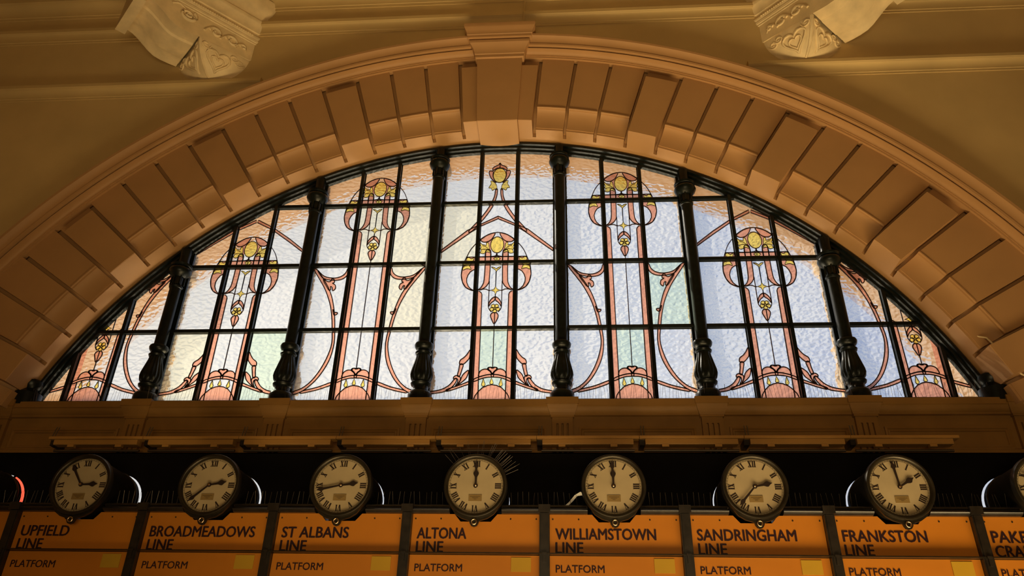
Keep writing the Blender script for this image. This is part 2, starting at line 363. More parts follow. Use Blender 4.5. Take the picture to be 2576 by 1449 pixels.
# ------------------------------------------------------------------ corbels
def corbel(sg, lab):
    root = empty('corbel', (sg * 3.875, -0.45, 4.3), label=lab, cat='corbel')
    q = 1 / math.sqrt(2)
    W = Vector((sg * 3.375, -0.45)); A = Vector((sg * 3.865, -0.945)); B = Vector((sg * 4.40, -0.45))
    n = Vector((sg * q, -q))                    # out and away along the bracket
    inv = Matrix.Translation(-Vector(root.location))
    def P(base, t, z, off=0.0):                 # point off a side line
        b = base + n * t
        return (b.x, b.y, z)
    # underside: S curve
    und = [(0.003, 4.60), (0.10, 4.588), (0.20, 4.582), (0.30, 4.59), (0.38, 4.625), (0.46, 4.68), (0.54, 4.735), (0.61, 4.772), (0.66, 4.787), (0.685, 4.787), (0.695, 4.70), (0.82, 4.70), (0.82, 5.75)]
    sA, sB = A, B
    d = (A - B); L = d.length; dn = d.normalized()
    strips = [0.0, 0.03, 0.05, 0.20, 0.22, 0.53, 0.55, 0.70, 0.72, L]
    lift = [0, 0.0, 0.012, 0.012, -0.012, -0.012, 0.012, 0.012, 0.0, 0]
    m = MB(); rings = []
    for (t, z) in und:
        ring = []
        for s_, l in zip(strips, lift):
            b = sB + dn * s_ + n * t
            ring.append((b.x, b.y, z + (l if 0 < t < 0.69 else 0)))
        rings.append(ring)
    m.loft(rings, closed=False, cap=False)
    # sides and top of the beam
    for base, back in ((sA, -0.695), (sB, 0.0)):
        side = [P(base, t, z) for t, z in und] + [P(base, back, 5.75)]
        if back: side += [P(base, back, 4.66)]
        else: side += [P(base, 0.003, 5.0)]
        m.add(side, [tuple(range(len(side)))])
    m.add([P(sA, -0.695, 5.75), P(sA, 0.82, 5.75), P(sB, 0.82, 5.75), P(sB, 0, 5.75)], [(0, 1, 2, 3)])
    m.xform(inv).build('beam', CORB, root, smooth=40)
    # boss: a quarter bowl on the wall
    m = MB(); rings = []
    cx = (W.x + B.x) / 2; C0 = Vector((sg * 3.83, -0.45))
    tri = []
    def rounded(sc, z, rnd):
        pts = [W, A, B]; out = []
        seg = []
        for i in range(2):
            for k in range(8): seg.append(pts[i] + (pts[i + 1] - pts[i]) * k / 8)
        seg.append(B)
        for p_ in seg:
            v = (p_ - C0) * sc
            if rnd > 0:
                r = v.length
                v = v * ((1 - rnd) + rnd * min(1.0, 0.50 * sc / max(r, 1e-5)))
            out.append((C0.x + v.x, C0.y + min(v.y, 0.0), z))
        return out
    for z, sc, r_ in ((4.70, 1.0, 0), (4.665, 1.0, 0), (4.66, 0.955, 0.0), (4.63, 0.955, 0.05), (4.55, 0.91, 0.15), (4.47, 0.83, 0.22), (4.39, 0.68, 0.3), (4.33, 0.5, 0.35), (4.29, 0.30, 0.4), (4.272, 0.08, 0.5)):
        rings.append(rounded(sc, z, r_))
    m.loft(rings, closed=True, cap=True)
    m.xform(inv).build('boss', CORB, root, smooth=60)
    # carved heart and scrolls on the two faces of the boss
    grid = rings[3:]                            # rows from the rim down, columns W .. A .. B
    def gp(col, v):
        rr = max(0.0, min(len(grid) - 1.001, v * (len(grid) - 1))); r0 = int(rr); fr_ = rr - r0
        cc = max(0.0, min(15.999, col)); c0 = int(cc); fc = cc - c0
        g = lambda r, c: Vector(grid[r][c])
        a_ = g(r0, c0) * (1 - fc) + g(r0, c0 + 1) * fc
        b_ = g(r0 + 1, c0) * (1 - fc) + g(r0 + 1, c0 + 1) * fc
        return a_ * (1 - fr_) + b_ * fr_
    cen = Vector((C0.x, C0.y, 4.62))
    def face_pt(e0, e1, u, v):                  # u along the rim away from the apex, v down 0..1
        p_ = gp(8 - 8 * u if e1 is W else 8 + 8 * u, v)
        return tuple(p_ + (p_ - cen).normalized() * 0.004)
    m = MB()
    for e0, e1 in ((A, W), (A, B)):
        for cu, s_ in ((0.42, 1.0),):
            heart = []
            for i in range(25):
                t = 2 * PI * i / 24
                hx = 16 * math.sin(t) ** 3 / 17; hy = (13 * math.cos(t) - 5 * math.cos(2 * t) - 2 * math.cos(3 * t) - math.cos(4 * t)) / 17
                heart.append(face_pt(e0, e1, cu + 0.28 * hx, 0.40 - 0.30 * hy))
            m.tube(heart, 0.017, 6)
            heart = []
            for i in range(25):
                t = 2 * PI * i / 24
                hx = 16 * math.sin(t) ** 3 / 17; hy = (13 * math.cos(t) - 5 * math.cos(2 * t) - 2 * math.cos(3 * t) - math.cos(4 * t)) / 17
                heart.append(face_pt(e0, e1, cu + 0.16 * hx, 0.44 - 0.16 * hy))
            m.tube(heart, 0.013, 6)
        for cu, cv_ in ((0.13, 0.14), (0.72, 0.13), (0.86, 0.2)):
            sp = [face_pt(e0, e1, cu + (0.10 - 0.0045 * i) * math.cos(i * 0.5), cv_ + (0.10 - 0.0045 * i) * math.sin(i * 0.5)) for i in range(18)]
            m.tube(sp, 0.014, 6, taper=0.6)
    for k in (-0.22, 0.0, 0.22):
        m.tube([tuple(gp(8 + k, v) + (gp(8 + k, v) - cen).normalized() * 0.006) for v in [i / 12 for i in range(12)]], 0.012, 5)
    m.xform(inv).build('carved_leaf', CORB, root, smooth=60)
    # moulded cornice along the inner side of the beam (stepped, on the A line)
    out_n = Vector((-sg * q, -q))               # away from the beam's inner side
    cp = [(0.0, 4.955), (0.010, 4.96), (0.010, 4.985), (0.018, 4.99), (0.024, 5.02), (0.014, 5.03), (0.026, 5.05), (0.034, 5.075), (0.026, 5.10), (0.016, 5.108), (0.016, 5.14), (0.036, 5.145), (0.038, 5.18), (0.05, 5.24), (0.07, 5.285), (0.078, 5.30), (0.078, 5.345), (0.065, 5.36), (0.065, 5.46), (0.10, 5.52), (0.12, 5.60), (0.12, 5.75), (0.0, 5.75)]
    m = MB()
    def crow(t): return [((A + n * t + out_n * o_).x, (A + n * t + out_n * o_).y, z) for o_, z in cp]
    end = []
    for o_, z in cp:                            # die into the wall plane
        b = A + out_n * o_; t = -(-0.45 - b.y) / q
        t = (b.y + 0.45) / q
        e = b + n * t
        end.append((e.x, -0.452, z))
    m.loft([end, crow(0.82)])
    for i in range(46):                         # bead row
        t = -0.62 + i * 0.031
        b = A + n * t + out_n * 0.032
        m.lathe_z([(0.003, 5.062), (0.012, 5.068), (0.014, 5.076), (0.011, 5.085), (0.003, 5.09)], (b.x, b.y, 0), n=6)
    m.xform(inv).build('cornice', CORB, root, smooth=40)
    # volute and acanthus on the inner side
    m = MB()
    def sd(t, z, o_=0.006):
        b = A + n * t + out_n * o_
        return (b.x, b.y, z)
    m.tube([sd(0.20 + (0.115 - 0.0042 * i) * math.cos(0.45 * i + 2.2), 4.84 + (0.09 - 0.0033 * i) * math.sin(0.45 * i + 2.2)) for i in range(26)], 0.022, 6)
    m.tube([sd(0.42 - 0.02 * i, 4.90 + 0.05 * math.sin(i * 0.35)) for i in range(16)], 0.014, 6, taper=0.5)
    for c0, r0 in ((-0.18, 0.085), (-0.40, 0.09), (-0.56, 0.05)):
        m.tube([sd(c0 + (r0 - 0.004 * i) * math.cos(0.5 * i), 4.80 + (r0 - 0.004 * i) * 0.9 * math.sin(0.5 * i)) for i in range(16)], 0.021, 6, taper=0.6)
        m.tube([sd(c0 + r0 + 0.06 - 0.016 * i, 4.74 + 0.10 * math.sin(i * 0.3)) for i in range(11)], 0.018, 6, taper=0.4)
    m.xform(inv).build('scroll_carving', CORB, root, smooth=60)
    # leaf drop on the outer side
    m = MB()
    for i in range(5):
        b = B + n * 0.10 + Vector((sg * 0.04, 0))
        m.lathe_z([(0.004, 5.20 + 0.05 * i), (0.05 - 0.004 * i, 5.23 + 0.05 * i), (0.03, 5.27 + 0.05 * i)], (b.x, b.y, 0), n=10)
    m.xform(inv).build('leaf_drop', CORB, root, smooth=60)
    return root
corbel(-1, 'carved cream plaster corbel left of the arch, over the broad shaded wall')
corbel(1, 'carved cream plaster corbel right of the arch, brightly lit scroll boss')

# ------------------------------------------------------------------ window: iron frame
win = empty('window_1', (0, 0, 0), label='great arched stained glass window in a dark iron frame', cat='window', kind='structure')
RG = 5.375                                       # glass edge
fp = [(5.479, -0.10), (5.455, -0.125), (5.43, -0.125), (5.425, -0.09), (5.40, -0.085), (5.395, -0.05), (5.372, -0.045), (5.368, 0.000), (5.372, 0.002), (5.479, 0.002)]
MB().arc(fp, -69.5, 69.5, 140).build('arched_frame', IRON, win, smooth=30)
MB().sweep_x([(-0.12, -0.16), (-0.12, -0.075), (-0.06, -0.055), (0.06, -0.055), (0.06, -0.16)], -5.12, 5.12).build('bottom_rail', IRON, win)
def arch_z(x, R=5.38): return ZC + math.sqrt(max(0.0, R * R - x * x))
def arch_x(z, R=5.38): return math.sqrt(max(0.0, R * R - (z - ZC) ** 2))
for z in (0.8, 1.661, 2.524):
    xe = arch_x(z, 5.40)
    MB().sweep_x([(-0.045, z - 0.020), (-0.050, z), (-0.045, z + 0.020), (0.001, z + 0.024), (0.001, z - 0.024)], -xe, xe).build('transom', IRON, win)
for b in range(-3, 4):
    for sd_ in (-1, 1):
        x = b * S + sd_ * 0.2285
        zt = arch_z(x, 5.40)
        if zt < 0.02: continue
        MB().poly_y([(x - 0.020, -0.12), (x + 0.020, -0.12), (x + 0.020, zt), (x - 0.020, zt)], -0.055, -0.008).poly_y([(x - 0.028, -0.12), (x + 0.028, -0.12), (x + 0.028, zt), (x - 0.028, zt)], -0.008, 0.001).build('mullion', IRON, win)
# columns
CAPZ = {0.75: 3.08, 2.25: 2.60, 3.75: 1.56}
def column(x, outer=False):
    cy = 0.10 if outer else -0.10
    capz = CAPZ[abs(x)]
    zt = arch_z(x, 5.42)
    name = 'outer_column' if outer else 'column'
    mm = OUTP if outer else IRON
    post = MB().poly_y([(x - 0.085, -0.14), (x + 0.085, -0.14), (x + 0.085, zt), (x - 0.085, zt)], 0.05 if outer else -0.03, 0.08 if outer else 0.008)
    root = post.build(name, mm, win)
    sh = MB().lathe_z([(0.066, 0.50), (0.066, capz - 0.24), (0.074, capz - 0.235), (0.080, capz - 0.215), (0.070, capz - 0.20), (0.062, capz - 0.19), (0.062, capz - 0.07), (0.10, capz - 0.05)], (x, cy, 0), n=28)
    sh.build('shaft', mm, root, smooth=40)
    cp_ = [(0.07, -0.09), (0.085, -0.075), (0.115, -0.045), (0.130, -0.01), (0.122, 0.02), (0.100, 0.04), (0.118, 0.05), (0.125, 0.075), (0.10, 0.085)]
    MB().lathe_z([(r, capz + z) for r, z in cp_], (x, cy, 0), n=28).build('capital', mm, root, smooth=40)
    if not outer:
        MB().lathe_z([(0.075, capz + 0.08), (0.062, capz + 0.16), (0.066, zt + 0.02)], (x, cy + 0.02, 0), n=20).build('neck', mm, root, smooth=40)
        m = MB()
        for k in range(6):
            a = 2 * PI * k / 6 + 0.3
            m.tube([(x + 0.072 * math.cos(a), cy + 0.072 * math.sin(a), capz - 0.07), (x + 0.074 * math.cos(a), cy + 0.074 * math.sin(a), capz - 0.19)], 0.010, 5)
        m.build('capital_rib', mm, root, smooth=50)
    bz = [(0.070, 0.50), (0.085, 0.51), (0.098, 0.53), (0.104, 0.555), (0.096, 0.575), (0.080, 0.58)]
    MB().lathe_z([(0.07, 0.44), (0.082, 0.445), (0.09, 0.465), (0.080, 0.478)] + bz, (x, cy, 0), n=28).build('collar', mm, root, smooth=40)
    vz = [(0.072, 0.45), (0.078, 0.40), (0.098, 0.32), (0.118, 0.24), (0.122, 0.20), (0.112, 0.155), (0.088, 0.12), (0.082, 0.112)]
    MB().lathe_z(vz[::-1], (x, cy, 0), n=36, flute=(0.13, 0.44)).build('vase', mm, root, smooth=25)
    pz = [(0.125, -0.14), (0.130, -0.06), (0.128, -0.02), (0.110, 0.01), (0.088, 0.02), (0.080, 0.035), (0.082, 0.07), (0.104, 0.085), (0.110, 0.105), (0.098, 0.12), (0.085, 0.125)]
    MB().lathe_z(pz, (x, cy, 0), n=30).build('pedestal', mm, root, smooth=40)
for x in (-3.75, -2.25, -0.75, 0.75, 2.25, 3.75):
    column(x); column(x, True)
for sg in (-1, 1):                               # foot of the arched frame
    MB().lathe_z([(0.13, -0.15), (0.14, 0.0), (0.11, 0.03), (0.09, 0.05), (0.12, 0.09), (0.12, 0.14), (0.09, 0.16)], (sg * 5.07, -0.12, 0), n=24).build('frame_foot', IRON, win, smooth=40)

# ------------------------------------------------------------------ window: stained glass
MOTIF = {
    'egg': [[0.078,-0.001],[0.004,-0.113],[-0.078,0.002],[-0.003,0.116]],
    'petal': [[0.028,0.17],[0.077,0.16],[0.13,0.135],[0.171,0.102],[0.2,0.07],[0.166,0.041],[0.12,0.044],[0.082,0.066],[0.05,0.109]],
    'outer': [[-0.004,0.178],[0.089,0.159],[0.182,0.098],[0.247,0.028],[0.313,-0.065],[0.357,-0.173],[0.386,-0.26],[0.397,-0.301],[0.407,-0.415],[0.387,-0.512],[0.346,-0.581],[0.281,-0.619],[0.249,-0.624]],
    'limb': [[0.256,-0.167],[0.357,-0.169],[0.386,-0.26],[0.397,-0.301],[0.407,-0.415],[0.387,-0.512],[0.346,-0.581],[0.281,-0.619],[0.249,-0.624],[0.287,-0.601],[0.316,-0.567],[0.337,-0.514],[0.34,-0.463],[0.326,-0.413],[0.301,-0.37],[0.27,-0.348],[0.236,-0.338]],
    'limbleaf': [[0.265,-0.178],[0.301,-0.192],[0.329,-0.172],[0.355,-0.186],[0.352,-0.219],[0.324,-0.243],[0.285,-0.238]],
    'limbleaf2': [[0.295,-0.342],[0.304,-0.311],[0.324,-0.285],[0.385,-0.298],[0.392,-0.346],[0.355,-0.329],[0.325,-0.331]],
    'band': [[0.005,-0.166],[0.205,-0.166],[0.207,-0.256],[0.008,-0.252]],
    'leg': [[0.072,-0.087],[0.133,-0.088],[0.133,-0.296],[0.137,-0.48],[0.149,-0.543],[0.174,-0.592],[0.205,-0.616],[0.165,-0.61],[0.118,-0.58],[0.087,-0.535],[0.077,-0.493],[0.072,-0.295]],
    'leaf': [[0.084,-0.114],[0.085,-0.077],[0.092,-0.043],[0.098,0.005],[0.113,0.038],[0.129,0.021],[0.13,-0.005],[0.153,0.002],[0.18,0.009],[0.201,0.032],[0.2,-0.004],[0.191,-0.029],[0.199,-0.053],[0.188,-0.078],[0.198,-0.111],[0.176,-0.121],[0.157,-0.122],[0.139,-0.109],[0.12,-0.101],[0.103,-0.101]],
    'vein1': [[0.087,-0.092],[0.108,-0.051],[0.14,-0.022],[0.176,-0.009]],
    'vein2': [[0.092,-0.084],[0.12,-0.061],[0.155,-0.06],[0.187,-0.068]],
    'spade': [[0.001,-0.156],[0.016,-0.175],[0.044,-0.193],[0.026,-0.213],[0.017,-0.242],[-0.009,-0.241],[-0.019,-0.212],[-0.038,-0.192],[-0.012,-0.175]],
    'bird': [[-0.06,-0.309],[-0.023,-0.316],[-0.0,-0.336],[0.021,-0.317],[0.058,-0.309],[0.029,-0.34],[0.013,-0.354],[0.002,-0.376],[-0.009,-0.353],[-0.027,-0.336]],
    'star': [[0.0,-0.57],[0.016,-0.606],[0.055,-0.625],[0.017,-0.639],[0.001,-0.677],[-0.014,-0.639],[-0.052,-0.623],[-0.015,-0.608]],
    'hood': [[-0.001,-0.71],[0.036,-0.73],[0.066,-0.779],[0.073,-0.836],[0.055,-0.806],[0.034,-0.779],[0.006,-0.754]],
    'flower': [[-0.005,-0.859]],
    'tip': [[-0.003,-0.915],[0.023,-0.918],[0.041,-0.949],[0.033,-0.995],[-0.002,-1.058],[-0.033,-0.997],[-0.047,-0.952],[-0.029,-0.918]],
    'uline': [[0.074,-0.5],[0.074,-0.625],[0.075,-0.796],[0.072,-0.849],[0.057,-0.883],[0.038,-0.905]],
    'hline': [[0.055,-0.625],[0.077,-0.625],[0.107,-0.609],[0.143,-0.608],[0.185,-0.62]],
    'stem1': [[0.001,-0.373],[0.0,-0.572]],
    'stem2': [[0.001,-0.675],[-0.001,-0.713]],
    'stem0': [[0.004,-0.113],[0.002,-0.139],[0.001,-0.156]],
    'cusp': [[0.002,-0.132],[0.018,-0.157],[0.075,-0.166]],
    'post': [[0.209,-0.627],[0.182,-0.636],[0.162,-0.654],[0.153,-0.681]],
    'tipend': [[-0.002,-1.058]],
    'lobe': [[0.002,0.263],[0.021,0.293],[0.054,0.314],[0.093,0.317],[0.128,0.299],[0.143,0.274],[0.147,0.229],[0.067,0.249],[-0.006,0.257]],
    'heart': [[-0.005,0.259],[-0.024,0.288],[-0.054,0.312],[-0.049,0.333],[-0.026,0.339],[-0.007,0.328],[0.013,0.339],[0.036,0.336],[0.045,0.318],[0.026,0.291]],
    'arch': [[-0.006,0.254],[0.067,0.248],[0.135,0.229],[0.196,0.201],[0.196,0.173],[0.13,0.201],[0.062,0.22],[-0.005,0.224]],
    'drop': [[-0.008,0.214],[0.008,0.174],[0.014,0.15],[-0.006,0.138],[-0.026,0.15],[-0.02,0.178]],
    'drop2': [[0.096,0.205],[0.106,0.165],[0.113,0.135],[0.094,0.114],[0.074,0.135],[0.083,0.165]],
    'dome': [[-0.006,0.136],[0.049,0.126],[0.1,0.102],[0.145,0.057],[0.177,0.01],[0.192,-0.038],[0.001,-0.043]],
    'stem3': [[-0.007,0.779],[-0.008,0.324]],
    'rib1': [[0.253,0.55],[0.282,0.502],[0.317,0.458],[0.357,0.426],[0.365,0.383],[0.341,0.374],[0.313,0.383],[0.278,0.421],[0.257,0.458]],
    'rib2': [[0.322,0.371],[0.358,0.377],[0.368,0.309],[0.38,0.242],[0.354,0.236],[0.334,0.309]],
    'knot': [[0.343,0.206],[0.36,0.236],[0.393,0.244],[0.418,0.227],[0.418,0.203],[0.394,0.212],[0.374,0.2],[0.372,0.167],[0.395,0.121],[0.361,0.151]],
    'sleaf': [[0.258,0.304],[0.297,0.279],[0.326,0.242],[0.344,0.188],[0.372,0.133],[0.316,0.176],[0.276,0.224]],
    'stemA': [[0.383,0.193],[0.405,0.205],[0.461,0.133],[0.539,0.085],[0.639,0.063],[0.694,0.058],[0.694,0.03],[0.639,0.034],[0.528,0.051],[0.456,0.087],[0.406,0.139]],
    'stemB': [[0.243,0.176],[0.316,0.146],[0.406,0.112],[0.484,0.083],[0.484,0.061],[0.384,0.091],[0.306,0.122],[0.244,0.146]],
    'lyre': [[0.667,1.615],[0.629,1.615],[0.551,1.509],[0.47,1.383],[0.408,1.256],[0.364,1.117],[0.333,0.981],[0.309,0.821],[0.292,0.65],[0.309,0.477],[0.359,0.333],[0.442,0.191],[0.557,0.076],[0.655,0.034],[0.66,0.067],[0.574,0.106],[0.483,0.191],[0.4,0.333],[0.342,0.497],[0.319,0.65],[0.34,0.821],[0.364,0.968],[0.401,1.118],[0.449,1.243],[0.503,1.355],[0.584,1.484]],
    'scall': [[0.629,1.615],[0.555,1.541],[0.488,1.508],[0.399,1.498],[0.327,1.52],[0.283,1.565],[0.265,1.622],[0.25,1.622],[0.255,1.543],[0.304,1.486],[0.382,1.466],[0.483,1.477],[0.557,1.509]],
    'fan': [[0.54,1.483],[0.479,1.451],[0.443,1.46],[0.435,1.489],[0.405,1.474],[0.4,1.438],[0.42,1.427],[0.385,1.403],[0.376,1.353],[0.406,1.326],[0.418,1.371],[0.439,1.382],[0.43,1.347],[0.45,1.333],[0.489,1.39]],
    'spur': [[0.367,1.079],[0.345,1.042],[0.307,1.035],[0.316,1.01],[0.347,1.008]],
    'stemC': [[0.557,0.076],[0.402,0.117],[0.249,0.177],[0.245,0.147],[0.398,0.087],[0.576,0.045]],
    'chev0': [[0.0,2.34],[0.364,2.14],[0.662,1.866],[0.662,1.826],[0.33,2.106],[0.208,2.197],[0.001,2.301]],
    'bstem': [[0.021,2.747],[0.045,2.746],[0.057,2.635],[0.111,2.49],[0.209,2.32],[0.347,2.134],[0.309,2.128],[0.179,2.297],[0.074,2.48],[0.027,2.636]],
    'bleaf': [[0.03,2.739],[0.034,2.814],[0.08,2.873],[0.11,2.879],[0.103,2.834],[0.131,2.774],[0.101,2.767],[0.084,2.73],[0.053,2.754]],
    'begg': [[0.08,2.964],[0.003,2.852],[-0.081,2.969],[-0.004,3.081]],
    'bside': [[0.083,3.025],[0.1,3.039],[0.131,3.035],[0.132,2.992],[0.103,2.917],[0.039,2.851],[0.067,2.903],[0.084,2.963]],
    'bcap': [[0.003,3.163],[0.019,3.131],[0.062,3.11],[0.091,3.078],[0.082,3.048],[0.039,3.08],[0.002,3.089]],
    'chev2': [[0.013,2.355],[0.226,2.234],[0.464,2.06],[0.699,1.863],[0.694,1.833],[0.458,2.021],[0.21,2.207],[0.008,2.315]],
    'hook': [[0.389,0.413],[0.402,0.427],[0.384,0.442],[0.358,0.428],[0.339,0.384],[0.34,0.325],[0.367,0.23],[0.429,0.15],[0.516,0.093],[0.594,0.057],[0.6,0.078],[0.53,0.121],[0.45,0.179],[0.394,0.259],[0.37,0.339],[0.366,0.391],[0.375,0.408]],
    'stemD': [[0.273,0.151],[0.428,0.097],[0.616,0.045],[0.61,0.021],[0.421,0.072],[0.266,0.123]],
}

def mirror(L): return [(-x, z) for x, z in L]
def inside(pt, R=5.43): return math.hypot(pt[0], pt[1] - ZC) < R
GREEN = {(-2, 2, 0), (0, 1, 0), (1, 2, 1), (1, 1, 0)}
CREAM = {(-1, 2, 2), (-1, 1, 2), (-1, 2, 1), (-2, 0, 0), (0, 0, 2)}  # pale cream panes: partly own glass tint, partly sun warmth put into the colour
def glass_bay(b):
    ox = b * S
    typ = 'A' if abs(b) in (0, 2) else 'B'
    hz = {0: 1.925, 1: 2.79, 2: 1.925, 3: 1.49}[abs(b)]
    rose, amber, lines, fine, extra = [], [], [], [], []
    def both(k, dz=0.0, lst=None, sm=True, closed=True):
        L = [(x, z + dz) for x, z in MOTIF[k]]
        L = smooth_line(L, closed, 3) if sm else L
        for Q in (L, mirror(L)):
            if lst is not None: lst.append(Q)
            else: lines.append(Q)
    # head of the motif
    if abs(b) != 3:
        rose_first = [('petal', True), ('limb', False), ('band', False), ('leg', True)]
        for k, sm in rose_first: both(k, hz, rose, sm)
        egg = arcpts(0, hz, 0.078, 0.114, 0, 360, 28)[:-1]; amber.append(egg)
        for k in ('leaf', 'limbleaf', 'limbleaf2'): both(k, hz, amber, True)
        amber.append([(x, z + hz) for x, z in MOTIF['spade']]); amber.append(smooth_line([(x, z + hz) for x, z in MOTIF['bird']], True, 2))
        for k in ('vein1', 'vein2'):
            L = smooth_line([(x, z + hz) for x, z in MOTIF[k]], False, 3); fine += [L, mirror(L)]
        both('outer', hz, None, True, False); both('stem0', hz, None, False); both('stem1', hz, None, False); both('cusp', hz, None, True, False)
        both('hline', hz, None, True, False)
        lines.append([(0.072, hz - 0.087), (0.072, hz - 0.26)]); lines.append([(0.133, hz - 0.087), (0.133, hz - 0.26)])
        lines.append([(-0.072, hz - 0.087), (-0.072, hz - 0.26)]); lines.append([(-0.133, hz - 0.087), (-0.133, hz - 0.26)])
        lines.append([(-0.357, hz - 0.168), (0.357, hz - 0.168)])
    amber.append([(x, z + hz) for x, z in MOTIF['star']])
    both('hood', hz, rose, True); rose.append(smooth_line([(x, z + hz) for x, z in MOTIF['tip']], True, 3))
    both('uline', hz, None, True, False); both('stem2', hz, None, False)
    fz = hz - 0.859
    for k in range(5):
        a = PI / 2 + 2 * PI * (k + 0.5) / 5
        amber.append(arcpts(0.034 * math.cos(a), fz + 0.034 * math.sin(a), 0.0245, 0.0245, 0, 360, 14)[:-1])
    amber.append(arcpts(0, fz, 0.013, 0.013, 0, 360, 12)[:-1])
    lines.append([(0, hz - 0.915), (0, hz - 1.058), (0, 0.325)])
    # posts
    for sg in (1, -1):
        zt = hz - 0.63
        rose.append([(sg * x, z) for x, z in ((0.205, zt), (0.182, zt - 0.006), (0.162, zt - 0.024), (0.153, zt - 0.05), (0.148, 0.2), (0.145, -0.1), (0.205, -0.1))])
    # base
    both('lobe', 0, rose, True); both('heart', 0, None, True); rose.append(smooth_line(MOTIF['heart'], True, 3)); both('arch', 0, rose, True)
    amber.append(MOTIF['drop']); both('drop2', 0, amber, True)
    dome = [(x, z) for x, z in MOTIF['dome'][:-1]] + [(0.195, -0.1), (-0.195, -0.1)] + [(-x, z) for x, z in MOTIF['dome'][-2:0:-1]]
    rose.append(dome)
    if typ == 'A':
        for k in ('rib1', 'rib2', 'knot', 'sleaf', 'stemA', 'stemB'): both(k, 0, rose, True)
        both('chev2' if b else 'chev0', 0, rose, False)
        if b == 0:
            both('bstem', 0, rose, True); both('bleaf', 0, amber, True); both('bside', 0, rose, True); both('bcap', 0, rose, True)
            amber.append(arcpts(0, 2.966, 0.081, 0.114, 0, 360, 28)[:-1])
    else:
        sides = (1, -1) if abs(b) == 1 else ((-1,) if b > 0 else (1,))
        for k in ('lyre', 'scall', 'fan', 'spur', 'stemC'):
            L = smooth_line(MOTIF[k], True, 3)
            for sg in sides: rose.append([(sg * x, z) for x, z in L])
        if abs(b) == 3:
            sg = 1 if b > 0 else -1
            for k in ('hook', 'stemD'): rose.append([(sg * x, z) for x, z in smooth_line(MOTIF[k], True, 3)])
    # panes, clipped to the circle
    panes = []
    xs = [-0.75, -0.2285, 0.2285, 0.75]; zs = [-0.12, 0.8, 1.661, 2.524, 3.45]
    for c in range(3):
        for r in range(4):
            x0, x1, z0, z1 = xs[c] + ox, xs[c + 1] + ox, zs[r], zs[r + 1]
            N_ = 12
            tops = []
            for i in range(N_ + 1):
                x = x0 + (x1 - x0) * i / N_
                tops.append((x, min(z1, arch_z(x, 5.42))))
            tops = [t for t in tops if t[1] > z0 + 0.004]
            if len(tops) < 2: continue
            panes.append(((c, r), [(tops[0][0], z0), (tops[-1][0], z0)] + tops[::-1]))
    if abs(b) != 3:                             # plain rose strips behind the leaves, up to the petals
        for sg in (1, -1):
            extra.append([(sg * x, hz + z) for x, z in ((0.072, -0.09), (0.133, -0.09), (0.133, 0.055), (0.06, 0.08))])
    rose_all = rose + extra
    polys = [p_ for _, p_ in panes] + [[(x + ox, z) for x, z in q_] for q_ in rose_all] + [[(x + ox, z) for x, z in q_] for q_ in amber]
    nP, nR = len(panes), len(rose_all)
    verts = []; faces = []
    for q_ in polys:
        o_ = len(verts); verts += [Vector(v) for v in q_]; faces.append(list(range(o_, o_ + len(q_))))
    V, E_, Fc, ov, oe, of = delaunay_2d_cdt(verts, [], faces, 1, 1e-5)
    cls = {'clear': MB(), 'green': MB(), 'cream': MB(), 'rose': MB(), 'amber': MB()}
    buckets = {k: [] for k in cls}
    bbs = [(min(v[0] for v in q_), max(v[0] for v in q_), min(v[1] for v in q_), max(v[1] for v in q_)) for q_ in polys]
    def within(q_, x, z):
        c_ = False; j = len(q_) - 1
        for i in range(len(q_)):
            xi, zi = q_[i]; xj, zj = q_[j]
            if (zi > z) != (zj > z) and x < (xj - xi) * (z - zi) / (zj - zi) + xi: c_ = not c_
            j = i
        return c_
    for f in Fc:
        gx = sum(V[i].x for i in f) / len(f); gz = sum(V[i].y for i in f) / len(f)
        orig = [i for i, bb in enumerate(bbs) if bb[0] <= gx <= bb[1] and bb[2] <= gz <= bb[3] and within(polys[i], gx, gz)]
        pn = [i for i in orig if i < nP]
        if not pn: continue
        k = 'clear'
        key_ = (b,) + panes[pn[0]][0]
        if key_ in GREEN: k = 'green'
        if key_ in CREAM: k = 'cream'
        if any(i >= nP + nR for i in orig): k = 'amber'
        elif any(nP <= i < nP + nR for i in orig): k = 'rose'
        buckets[k].append(f)
    for k, fl in buckets.items():
        used = {}
        m = cls[k]
        for f in fl:
            for i in f:
                if i not in used:
                    used[i] = len(m.v); m.v.append((V[i].x, 0.0, V[i].y))
        for f in fl:
            m.f.append(tuple(used[i] for i in f)); m.mi.append(0)
    def sheet(m, name, mm, parent):
        if not m.f: return None
        me = bpy.data.meshes.new(name); me.from_pydata(m.v, [], m.f); me.materials.append(mm)
        bm = bmesh.new(); bm.from_mesh(me)
        for f in bm.faces:
            if f.normal.y > 0: f.normal_flip()       # all face the hall
        bm.to_mesh(me); bm.free()
        o = bpy.data.objects.new(name, me); COL.objects.link(o); o.parent = parent
        return o
    root = sheet(cls['clear'], 'stained_glass_panel', G_CLEAR, win)
    sheet(cls['green'], 'green_glass', G_GREEN, root); sheet(cls['cream'], 'cream_glass', G_CREAM, root)
    sheet(cls['rose'], 'rose_glass', G_ROSE, root); sheet(cls['amber'], 'amber_glass', G_AMBER, root)
    # lead
    m = MB()
    def lead(L, closed, w):
        P = [(x + ox, z) for x, z in L]
        ok = [inside(p_) and p_[1] > -0.12 and abs(p_[0] - ox) < 0.74 for p_ in P]
        if closed and all(ok): m.ribbon(P, w, -0.007, 0.004, True); return
        if closed: P = P + [P[0]]; ok = ok + [ok[0]]
        run = []
        for p_, k_ in zip(P, ok):
            if k_: run.append(p_)
            else:
                if len(run) > 1: m.ribbon(run, w, -0.007, 0.004)
                run = []
        if len(run) > 1: m.ribbon(run, w, -0.007, 0.004)
